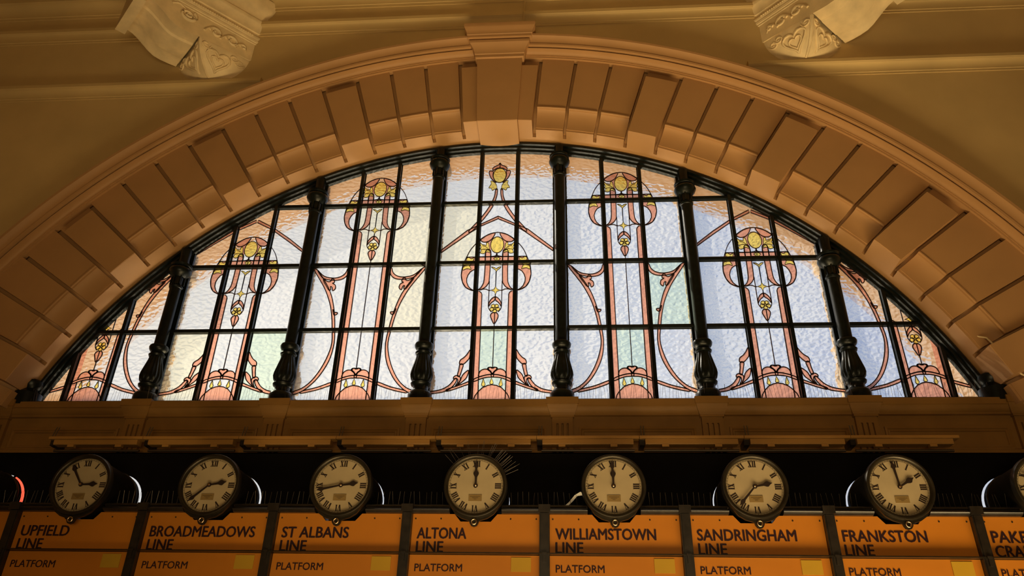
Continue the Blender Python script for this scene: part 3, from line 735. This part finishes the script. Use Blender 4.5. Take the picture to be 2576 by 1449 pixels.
    for L in rose: lead(L, True, 0.0095)
    for L in amber:
        sz = max(p_[0] for p_ in L) - min(p_[0] for p_ in L)
        lead(L, True, 0.0072 if sz > 0.13 else 0.0045)
    for L in fine: lead(L, False, 0.0035)
    for L in lines: lead(L, False, 0.0085)
    m.build('lead_lines', LEAD, root)
for b in range(-3, 4): glass_bay(b)

# ------------------------------------------------------------------ fascia below the window
fas = MB().sweep_x([(0.06, -0.11), (-0.235, -0.125), (-0.245, -0.13), (-0.245, -0.195), (-0.232, -0.20), (-0.232, -0.205), (-0.225, -0.225), (-0.205, -0.25), (-0.185, -0.262), (-0.185, -0.28), (-0.15, -0.285), (-0.15, -0.62), (-0.19, -0.64), (-0.19, -0.69), (0.06, -0.69)], -6.3, 6.3).build('trim_6', FASC, smooth=25)
tag(fas, 'brown panelled ledge below the arched window', 'ledge', kind='structure')
def pilaster(x):
    m = MB()
    def bx(w, y, z0, z1): m.box(x - w, x + w, y, -0.14, z0, z1)
    bx(0.165, -0.268, -0.185, -0.112)
    m.loft([[(x - w, y, z), (x + w, y, z), (x + w, -0.14, z), (x - w, -0.14, z)] for w, y, z in ((0.125, -0.21, -0.285), (0.13, -0.215, -0.26), (0.145, -0.235, -0.23), (0.152, -0.25, -0.20), (0.155, -0.255, -0.185))])
    bx(0.118, -0.205, -0.305, -0.285)
    # shaft with three flutes
    xs = [-0.105, -0.062, -0.042, -0.010, 0.010, 0.042, 0.062, 0.105]
    pr = [(x - 0.105, -0.14)]
    for i, (a, b_) in enumerate(zip(xs[::2], xs[1::2])):
        pr += [(x + a, -0.19), (x + b_, -0.19)]
        if i < 3: pr += [(x + b_ + 0.004, -0.165), (x + xs[2 * i + 2] - 0.004, -0.165)]
    pr += [(x + 0.105, -0.14)]
    m.loft([[(a, b_, -0.69) for a, b_ in pr], [(a, b_, -0.37) for a, b_ in pr]])
    bx(0.105, -0.19, -0.37, -0.30)
    m.build('pilaster', FASC, fas)
for x in (-5.25, -3.74, -2.245, -0.75, 0.75, 2.245, 3.74, 5.25): pilaster(x)
px = [-5.25, -3.74, -2.245, -0.75, 0.75, 2.245, 3.74, 5.25]
for a, b_ in zip(px[:-1], px[1:]):
    m = MB(); x0, x1, z0, z1 = a + 0.165, b_ - 0.165, -0.635, -0.40
    rings = []
    for off, y in ((0, -0.14), (0, -0.168), (0.02, -0.172), (0.03, -0.16), (0.045, -0.162), (0.055, -0.14)):
        rings.append([(x0 + off, y, z0 + off), (x1 - off, y, z0 + off), (x1 - off, y, z1 - off), (x0 + off, y, z1 - off)])
    m.loft(rings, cap=False); m.build('panel_moulding', FASC, fas)
for sg in (-1, 1):
    MB().box(*sorted((sg * 5.42, sg * 6.3)), -0.50, -0.1, -0.69, -0.14).build('pier', FASC, fas)

# ------------------------------------------------------------------ strip lights under the ledge
def batten():
    L = 0.988
    root = empty('strip_light', (0, 0, 0))
    MB().sweep_x([(-0.30, -0.60), (-0.40, -0.60), (-0.405, -0.595), (-0.405, -0.575), (-0.40, -0.57), (-0.30, -0.57)], -L / 2, L / 2).build('top_rail', BATT, root)
    MB().sweep_x([(-0.30, -0.653), (-0.385, -0.653), (-0.39, -0.645), (-0.39, -0.602), (-0.30, -0.602)], -L / 2 + 0.055, L / 2 - 0.055).build('body', BATT, root)
    for x in (-0.25, 0.25):
        MB().box(x - 0.033, x + 0.033, -0.392, -0.345, -0.679, -0.653).build('clip', BATT, root)
    MB().tube([(-L / 2 + 0.018, -0.388, -0.57), (-L / 2 + 0.022, -0.36, -0.46)], 0.006).tube([(-L / 2 + 0.045, -0.388, -0.57), (-L / 2 + 0.049, -0.36, -0.46)], 0.006).build('hanger', STEEL, root)
    MB().box(-L / 2 + 0.001, -L / 2 + 0.05, -0.36, -0.19, -0.655, -0.60).build('junction_box', BOARD, root)
    MB().tube([(-0.45, -0.33, -0.70), (0.45, -0.33, -0.70)], 0.013, 8).build('tube', STEEL, root)
    return root
bproto = batten()
ORD = ['leftmost', 'second from the left', 'third from the left', 'fourth from the left', 'middle', 'fourth from the right', 'third from the right', 'second from the right', 'rightmost']
for i in range(9):
    o = bproto if i == 0 else copy_tree(bproto)
    o.location.x = -3.97 + i * 0.9925
    tag(o, 'brown strip light under the window ledge, %s of nine' % ORD[i], 'light', 'strip lights under the ledge')

# ------------------------------------------------------------------ dark recess behind the clocks
CX = [(k - 4) * 1.18 for k in range(9)]          # clock and sign centres
CZ = -1.247
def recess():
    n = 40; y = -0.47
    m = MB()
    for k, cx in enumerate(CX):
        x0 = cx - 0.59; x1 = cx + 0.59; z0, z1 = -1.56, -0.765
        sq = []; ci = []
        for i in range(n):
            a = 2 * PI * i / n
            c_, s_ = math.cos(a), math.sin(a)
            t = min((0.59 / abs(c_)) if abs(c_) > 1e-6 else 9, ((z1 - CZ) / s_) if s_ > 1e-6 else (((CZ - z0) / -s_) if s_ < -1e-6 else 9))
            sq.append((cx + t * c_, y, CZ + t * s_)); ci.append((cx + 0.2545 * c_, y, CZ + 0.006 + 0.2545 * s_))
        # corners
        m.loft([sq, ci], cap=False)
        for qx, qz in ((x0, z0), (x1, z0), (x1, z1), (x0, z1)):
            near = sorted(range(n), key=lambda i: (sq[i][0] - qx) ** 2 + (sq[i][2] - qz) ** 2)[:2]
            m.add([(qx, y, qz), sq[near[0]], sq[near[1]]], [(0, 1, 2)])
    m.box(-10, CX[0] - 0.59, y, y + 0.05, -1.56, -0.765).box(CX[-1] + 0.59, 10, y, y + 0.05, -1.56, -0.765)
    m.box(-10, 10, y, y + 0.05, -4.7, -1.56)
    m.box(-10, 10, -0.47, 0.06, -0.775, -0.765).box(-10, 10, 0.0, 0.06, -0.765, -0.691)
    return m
tag(recess().build('wall_recess', VOID), 'matte black wall behind the row of clocks', 'wall', kind='structure')

# ------------------------------------------------------------------ clocks
def bar(m, x, z, w, h, y0, y1, a=0.0, piv=(0, 0)):
    pts = [(x - w / 2, z - h / 2), (x + w / 2, z - h / 2), (x + w / 2, z + h / 2), (x - w / 2, z + h / 2)]
    ca, sa = math.cos(a), math.sin(a)
    pts = [(px_ * ca - pz_ * sa, px_ * sa + pz_ * ca) for px_, pz_ in pts]
    m.poly_y(pts, y0, y1)
NUM = ['XII', 'I', 'II', 'III', 'IIII', 'V', 'VI', 'VII', 'VIII', 'IX', 'X', 'XI']
def numeral(m, s_, ang, R, h, y0, y1):
    wid = {'I': 0.017, 'V': 0.036, 'X': 0.034}
    tot = sum(wid[c] for c in s_); x = -tot / 2
    def put(pts):
        ca, sa = math.cos(ang), math.sin(ang)
        P = []
        for u, v in pts:
            px_, pz_ = u, R + (v - 0.5) * h
            P.append((px_ * ca + pz_ * sa, -px_ * sa + pz_ * ca))
        m.poly_y(P, y0, y1)
    for c in s_:
        w = wid[c]; cxx = x + w / 2
        def stroke(u0, u1, t):
            put([(cxx + u0 - t / 2, 0), (cxx + u0 + t / 2, 0), (cxx + u1 + t / 2, 1), (cxx + u1 - t / 2, 1)])
        if c == 'I': stroke(0, 0, 0.0105)
        elif c == 'V': stroke(0.0, -0.010, 0.0115); stroke(0.001, 0.012, 0.004)
        else: stroke(0.010, -0.010, 0.0115); stroke(-0.010, 0.010, 0.004)
        hw = w / 2 - 0.001
        put([(cxx - hw, 1), (cxx + hw, 1), (cxx + hw, 0.94), (cxx - hw, 0.94)])
        if c != 'V': put([(cxx - hw, 0), (cxx + hw, 0), (cxx + hw, 0.06), (cxx - hw, 0.06)])
        x += w
def make_clock():
    root = empty('clock', (0, 0, 0))
    # local frame: dial plane at y = 0, barrel runs back to +0.55
    MB().lathe_y([(0.262, 0.0), (0.262, 0.03), (0.256, 0.04), (0.250, 0.54)], (0, 0, 0)).build('barrel', BRONZE, root, smooth=40)
    MB().lathe_y([(0.238, 0.004), (0.238, -0.018), (0.246, -0.034), (0.258, -0.040), (0.270, -0.036), (0.276, -0.020), (0.276, 0.02), (0.262, 0.03), (0.262, 0.004)], (0, 0, 0), cap=False).build('bezel', BRONZE, root, smooth=50)
    dial = MB().lathe_y([(0.002, -0.003), (0.240, -0.003), (0.240, -0.001), (0.002, -0.001)], (0, 0, 0)).build('dial', DIAL, root)
    m = MB()
    for r0, r1 in ((0.2235, 0.2250), (0.2325, 0.2338)):
        m.lathe_y([(r0, -0.0045), (r1, -0.0045), (r1, -0.003), (r0, -0.003)], (0, 0, 0), n=60, cap=False)
    for k in range(60):
        a = 2 * PI * k / 60; w = 0.0035 if k % 5 == 0 else 0.0016
        bar(m, 0, 0.2287, w, 0.0090, -0.0045, -0.003, -a)
    m.build('minute_track', BLACK, dial)
    for k in range(12):
        m = MB(); numeral(m, NUM[k], 2 * PI * k / 12, 0.193, 0.052, -0.0050, -0.003)
        m.build('numeral', BLACK, dial)
    pl = MB().box(-0.056, 0.056, -0.008, -0.003, -0.130, -0.076).build('nameplate', PLATE, root)
    m = MB()
    for z, w in ((-0.092, 0.044), (-0.103, 0.026), (-0.114, 0.012)): m.box(-w, w, -0.009, -0.008, z - 0.0022, z + 0.0022)
    m.build('engraving', ENGR, pl)
    hh = [(-0.006, -0.01), (-0.0085, 0.05), (-0.010, 0.075), (-0.022, 0.098), (-0.024, 0.112), (-0.010, 0.130), (0, 0.152), (0.010, 0.130), (0.024, 0.112), (0.022, 0.098), (0.010, 0.075), (0.0085, 0.05), (0.006, -0.01)]
    h = MB().poly_y(hh, -0.016, -0.011).lathe_y([(0.015, -0.018), (0.015, -0.010)], (0, 0, 0), n=16).build('hour_hand', BLACK, root)
    mh = [(-0.006, -0.02), (-0.007, 0.05), (-0.0095, 0.150), (-0.017, 0.165), (-0.018, 0.178), (-0.008, 0.196), (0, 0.216), (0.008, 0.196), (0.018, 0.178), (0.017, 0.165), (0.0095, 0.150), (0.007, 0.05), (0.006, -0.02)]
    mm_ = MB().poly_y(mh, -0.024, -0.019).lathe_y([(0.017, -0.026), (0.020, -0.018)], (0, 0, 0), n=16).build('minute_hand', BLACK, root)
    MB().lathe_y([(0.004, -0.032), (0.010, -0.030), (0.011, -0.024)], (0, 0, 0), n=14).build('hand_boss', BRASS, root, smooth=50)
    lug = MB().poly_y([(-0.205, -0.185), (-0.165, -0.240), (-0.11, -0.276), (-0.055, -0.292), (-0.040, -0.302), (-0.036, -0.318), (-0.022, -0.338), (0, -0.345), (0.022, -0.338), (0.036, -0.318), (0.040, -0.302), (0.055, -0.292), (0.11, -0.276), (0.165, -0.240), (0.205, -0.185)] + [(0.264 * math.sin(math.radians(a)), -0.264 * math.cos(math.radians(a))) for a in range(44, -45, -8)], -0.012, 0.012).build('lug', BRONZE, root)
    rg = [(0.021 * math.cos(2 * PI * i / 20), -0.018, -0.306 + 0.021 * math.sin(2 * PI * i / 20)) for i in range(21)]
    MB().tube(rg, 0.0062, 8).build('ring', BRASS, lug, smooth=60)
    MB().lathe_y([(0.250, 0.46), (0.256, 0.465), (0.258, 0.475), (0.256, 0.485), (0.250, 0.49)], (0, 0, 0), cap=False).build('rear_flange', BRONZE, root, smooth=60)
    return root
cproto = make_clock()
LINES = [None, 'UPFIELD', 'BROADMEADOWS', 'ST ALBANS', 'ALTONA', 'WILLIAMSTOWN', 'SANDRINGHAM', 'FRANKSTON', 'PAKENHAM']
TIMES = [(2.5, 30), (2.9, 54), (2.63, 38), (2.71, 43), (12, 60), (12, 59.8), (2.61, 37), (1.95, 59), (2.8, 50)]
SHOW = ['', '2:54', '2:38', '2:43', '12:00', '12:00', '2:37', '1:59', '']
for k in range(9):
    o = cproto if k == 0 else copy_tree(cproto)
    o.location = (CX[k], -1.045, CZ)
    for ch in o.children:
        nm = ch.name.split('.')[0]
        if nm == 'hour_hand': ch.rotation_euler.y = 2 * PI * TIMES[k][0] / 12
        if nm == 'minute_hand': ch.rotation_euler.y = 2 * PI * TIMES[k][1] / 60
    lab = 'round cream dial station clock reading %s above the %s sign' % (SHOW[k], LINES[k]) if SHOW[k] else ('round station clock at the far left end, red glint behind its barrel' if k == 0 else 'round cream dial station clock cut off at the right edge, above the PAKENHAM sign')
    tag(o, lab, 'clock', 'station clocks above the line signs')

LENS = bpy.data.materials.new('red_lens'); LENS.use_nodes = True
LENS.node_tree.nodes['Principled BSDF'].inputs['Base Color'].default_value = (0.6, 0.02, 0.01, 1)
LENS.node_tree.nodes['Principled BSDF'].inputs['Emission Color'].default_value = (1, 0.10, 0.05, 1)
LENS.node_tree.nodes['Principled BSDF'].inputs['Emission Strength'].default_value = 1.6
root = MB().lathe_y([(0.33, 0.0), (0.34, 0.02), (0.34, 0.2), (0.2, 0.25)], (-4.83, 0.10, -1.05)).build('signal_lamp', BOARD, smooth=40)
tag(root, 'red signal lamp glowing behind the barrel of the leftmost clock', 'lamp')
MB().lathe_y([(0.01, -0.03), (0.22, -0.02), (0.32, 0.005), (0.32, 0.02)], (-4.83, 0.10, -1.05)).build('lens', LENS, root, smooth=60)

# ------------------------------------------------------------------ indicator board: frame and line signs
fr = empty('sign_frame', (0, -0.97, -1.42), label='black frame of the indicator board holding the orange line signs', cat='frame')
ivf = (0, 0.97, 1.42)
ZT, ZR, ZB = -1.459, -1.783, -2.25
def fbuild(m, name, mm=BOARD, smooth=None):
    m.xform(Matrix.Translation(Vector(ivf))); return m.build(name, mm, fr, smooth=smooth)
for RA, RB in [(-5.31, CX[0] - 0.224)] + [(CX[k] + 0.224, CX[k + 1] - 0.224) for k in range(8)] + [(CX[8] + 0.224, 5.31)]:
    fbuild(MB().sweep_x([(-0.55, -1.385), (-0.955, -1.385), (-0.975, -1.392), (-0.98, -1.405), (-0.965, -1.412), (-0.965, -1.418), (-0.99, -1.424), (-1.0, -1.436), (-0.99, -1.448), (-0.975, -1.452), (-0.975, ZT), (-0.55, ZT)], RA, RB), 'top_rail', smooth=40)
for k in range(10):
    x = (k - 4.5) * 1.18
    m = MB().poly_y([(x - 0.042, ZB), (x + 0.042, ZB), (x + 0.042, ZT), (x - 0.042, ZT)], -0.985, -0.90)
    m.poly_y([(x - 0.030, ZB), (x + 0.030, ZB), (x + 0.030, ZT), (x - 0.030, ZT)], -0.992, -0.985)
    fbuild(m, 'post')
    fbuild(MB().box(x - 0.05, x + 0.05, -1.008, -0.97, -1.455, -1.390), 'rail_joint')
    fbuild(MB().box(x - 0.012, x + 0.012, -1.006, -0.985, -1.86, -1.80).box(x - 0.02, x + 0.02, -1.012, -0.985, -1.80, -1.785), 'latch')
fbuild(MB().sweep_x([(-1.0, ZR - 0.012), (-1.0, ZR - 0.004), (-0.96, ZR - 0.002), (-0.90, ZR), (-0.90, ZR - 0.014)], -5.31, 5.31), 'glazing_bar', BRONZE)
fbuild(MB().box(-5.31, 5.31, -0.90, -0.55, ZB, -1.53), 'back_box', VOID)

def text_mesh(body, size, width, x, z, y, bold=0.0034):
    """lettering as flat faces: cap height SIZE, fitted to WIDTH, left edge at x, base line at z"""
    cu = bpy.data.curves.new('txt', 'FONT'); cu.body = body; cu.size = 1.0
    cu.resolution_u = 3
    ob = bpy.data.objects.new('txt', cu); COL.objects.link(ob)
    dg = bpy.context.evaluated_depsgraph_get(); dg.update()
    me = ob.evaluated_get(dg).to_mesh()
    xs = [v.co.x for v in me.vertices]; xa, xb = min(xs), max(xs)
    sc = size / 0.729; sx = (width - 2 * bold) / (xb - xa)
    vs, fs = [], []
    for k, (dx, dz) in enumerate(((0, 0), (2 * bold, 0), (bold, bold * 0.6), (bold, -bold * 0.3))):
        o_ = len(vs)
        vs += [(x + dx + (v.co.x - xa) * sx, y - 0.0002 * k, z + dz + v.co.y * sc) for v in me.vertices]
        fs += [tuple(i_ + o_ for i_ in p_.vertices) for p_ in me.polygons]
    ob.evaluated_get(dg).to_mesh_clear()
    bpy.data.objects.remove(ob); bpy.data.curves.remove(cu)
    return vs, fs
SIGNS = [(None, None), ('UPFIELD', 'LINE'), ('BROADMEADOWS', 'LINE'), ('ST ALBANS', 'LINE'), ('ALTONA', 'LINE'), ('WILLIAMSTOWN', 'LINE'), ('SANDRINGHAM', 'LINE'), ('FRANKSTON', 'LINE'), ('PAKENHAM', 'CRANBOURNE')]
YP = -0.935
WID = [0, 0.444, 0.944, 0.59, 0.427, 0.844, 0.813, 0.677, 0.64]
for k, (l1, l2) in enumerate(SIGNS):
    cx = CX[k]; x0, x1 = cx - 0.546, cx + 0.546
    root = empty('line_sign', (cx, YP, -1.85))
    lab = 'orange line sign lettered %s under a station clock' % (l1 + (' ' + l2)) if l1 else 'orange line sign cut off at the left edge'
    tag(root, lab, 'sign', 'orange line signs')
    inv = Matrix.Translation(-Vector(root.location))
    MB().poly_y([(x0, ZR), (x1, ZR), (x1, ZT - 0.001), (cx + 0.185, ZT - 0.001), (cx + 0.13, ZT - 0.064), (cx - 0.13, ZT - 0.064), (cx - 0.185, ZT - 0.001), (x0, ZT - 0.001)], YP, YP + 0.03).xform(inv).build('name_panel', ORANGE, root)
    MB().box(x0, x1, YP, YP + 0.03, ZB, ZR - 0.016).xform(inv).build('platform_panel', ORANGE, root)
    YPL = YP - 0.004
    if l1:
        m = MB()
        vs, fs = text_mesh(l1, 0.094, WID[k], cx - 0.50, -1.667, YPL); m.add(vs, fs)
        vs, fs = text_mesh(l2, 0.092, 0.235 if l2 == 'LINE' else 0.76, cx - 0.50, -1.778, YPL); m.add(vs, fs)
        m.xform(inv).build('line_name', INK, root)
    m = MB(); vs, fs = text_mesh('PLATFORM', 0.062, 0.402, cx - 0.498, -1.932, YPL, 0.0012); m.add(vs, fs)
    m.xform(inv).build('platform_lettering', INK, root)
    MB().box(cx + 0.312, cx + 0.478, YPL - 0.002, YP, -1.929, -1.816).xform(inv).build('yellow_square', YELLOW, root)
    for sx_ in (-0.30, 0.30, -0.52, 0.52):
        MB().lathe_y([(0.001, -0.006), (0.006, -0.004), (0.007, 0.0)], (cx + sx_, YP, -1.50), n=10).xform(inv).build('screw', BRONZE, root)

# ------------------------------------------------------------------ bird spikes
def pin_mesh(h, r):
    return MB().tube([(0, 0, 0), (0, 0, h)], r, 4)
pin_a = pin_mesh(0.115, 0.0014); pin_b = pin_mesh(0.165, 0.0013)
me_pins = {}
def spike_strip(x0, x1, y, z, step, pm, key, label, group, lean=0.10):
    root = MB().box(-(x1 - x0) / 2, (x1 - x0) / 2, -0.012, 0.012, 0, 0.004).build('spike_strip', STEEL, loc=((x0 + x1) / 2, y, z))
    tag(root, label, 'bird spikes', group)
    x = x0 + step / 2
    while x < x1:
        if key in me_pins:
            o = me_pins[key].copy(); COL.objects.link(o)
        else:
            o = pm.build('spike', STEEL); me_pins[key] = o
        o.parent = root
        o.location = (x - (x0 + x1) / 2, random.uniform(-0.008, 0.008), 0.003)
        o.rotation_euler = (random.uniform(-0.18, 0.18), random.uniform(-lean, lean), 0)
        x += step * random.uniform(0.75, 1.25)
BAYN = ['far left end bay', 'second bay from the left', 'third bay from the left', 'middle bay', 'third bay from the right', 'second bay from the right', 'far right end bay']
for i in range(7):
    b = i - 3
    x0, x1 = (b - 0.5) * S + 0.02, (b + 0.5) * S - 0.02
    if i == 0: x0 = -5.0
    if i == 6: x1 = 5.0
    spike_strip(x0, x1, -0.20, -0.122, 0.034, pin_b, 'b', 'thin wire bird spikes on the ledge below the %s' % BAYN[i], 'spike strips on the ledge', 0.16)
for k in range(-1, 9):
    a = CX[k] + 0.285 if k >= 0 else -5.28
    b_ = CX[k + 1] - 0.285 if k < 8 else 5.28
    nm = 'left of the first clock' if k < 0 else ('right of the last clock' if k == 8 else ('left of the UPFIELD clock' if k == 0 else 'between the %s and %s clocks' % (LINES[k], LINES[k + 1])))
    spike_strip(a, b_, -0.93, -1.385, 0.045, pin_a, 'a', 'wire bird spikes on the board top %s' % nm, 'spike strips on the signs', 0.12)
# spray of spikes on the ALTONA clock
root = MB().arc([(0.277, -1.06), (0.281, -1.06), (0.281, -0.98), (0.277, -0.98)], -38, 52, 24, zc=CZ).build('bird_spike_spray', STEEL)
tag(root, 'spray of long wire bird spikes on top of the ALTONA clock', 'bird spikes')
for a in (-46, -40, -33, -24, -15, -12, 0, 8, 10, 19, 21, 24, 33, 35, 38, 42, 45, 48, 51, 54, 57, 60, 63, 66):
    o = me_pins['a'].copy(); COL.objects.link(o); o.parent = root
    t = math.radians(a); yy = random.uniform(-1.05, -0.99)
    o.location = (0.279 * math.sin(t), yy, CZ + 0.279 * math.cos(t))
    o.rotation_euler = (random.uniform(-0.1, 0.15), t + random.uniform(-0.12, 0.12), 0); o.scale = (1, 1, random.uniform(0.9, 1.3))
# white bent strip left of the WILLIAMSTOWN clock
m = MB().poly_y([(0.765, -1.375), (0.80, -1.345), (0.85, -1.285), (0.90, -1.255), (0.915, -1.265), (0.915, -1.285), (0.875, -1.29), (0.83, -1.34), (0.79, -1.378)], -0.905, -0.895)
tag(m.build('bent_strip', FLANGE), 'bent white strip leaning against the left side of the WILLIAMSTOWN clock', 'strip')
# loose cable at the right foot of the arch
cpts = [(4.93, -0.33, 0.50), (5.00, -0.40, 0.44), (5.05, -0.425, 0.32), (5.12, -0.425, 0.18), (5.17, -0.42, 0.10), (5.20, -0.43, 0.03), (5.24, -0.44, 0.0), (5.22, -0.46, -0.06), (5.30, -0.47, -0.10)]
tag(MB().tube([Vector(p_) for p_ in cpts], 0.009, 8).build('cable', CORB, smooth=60), 'loose cream cable hanging at the right foot of the arch', 'cable')
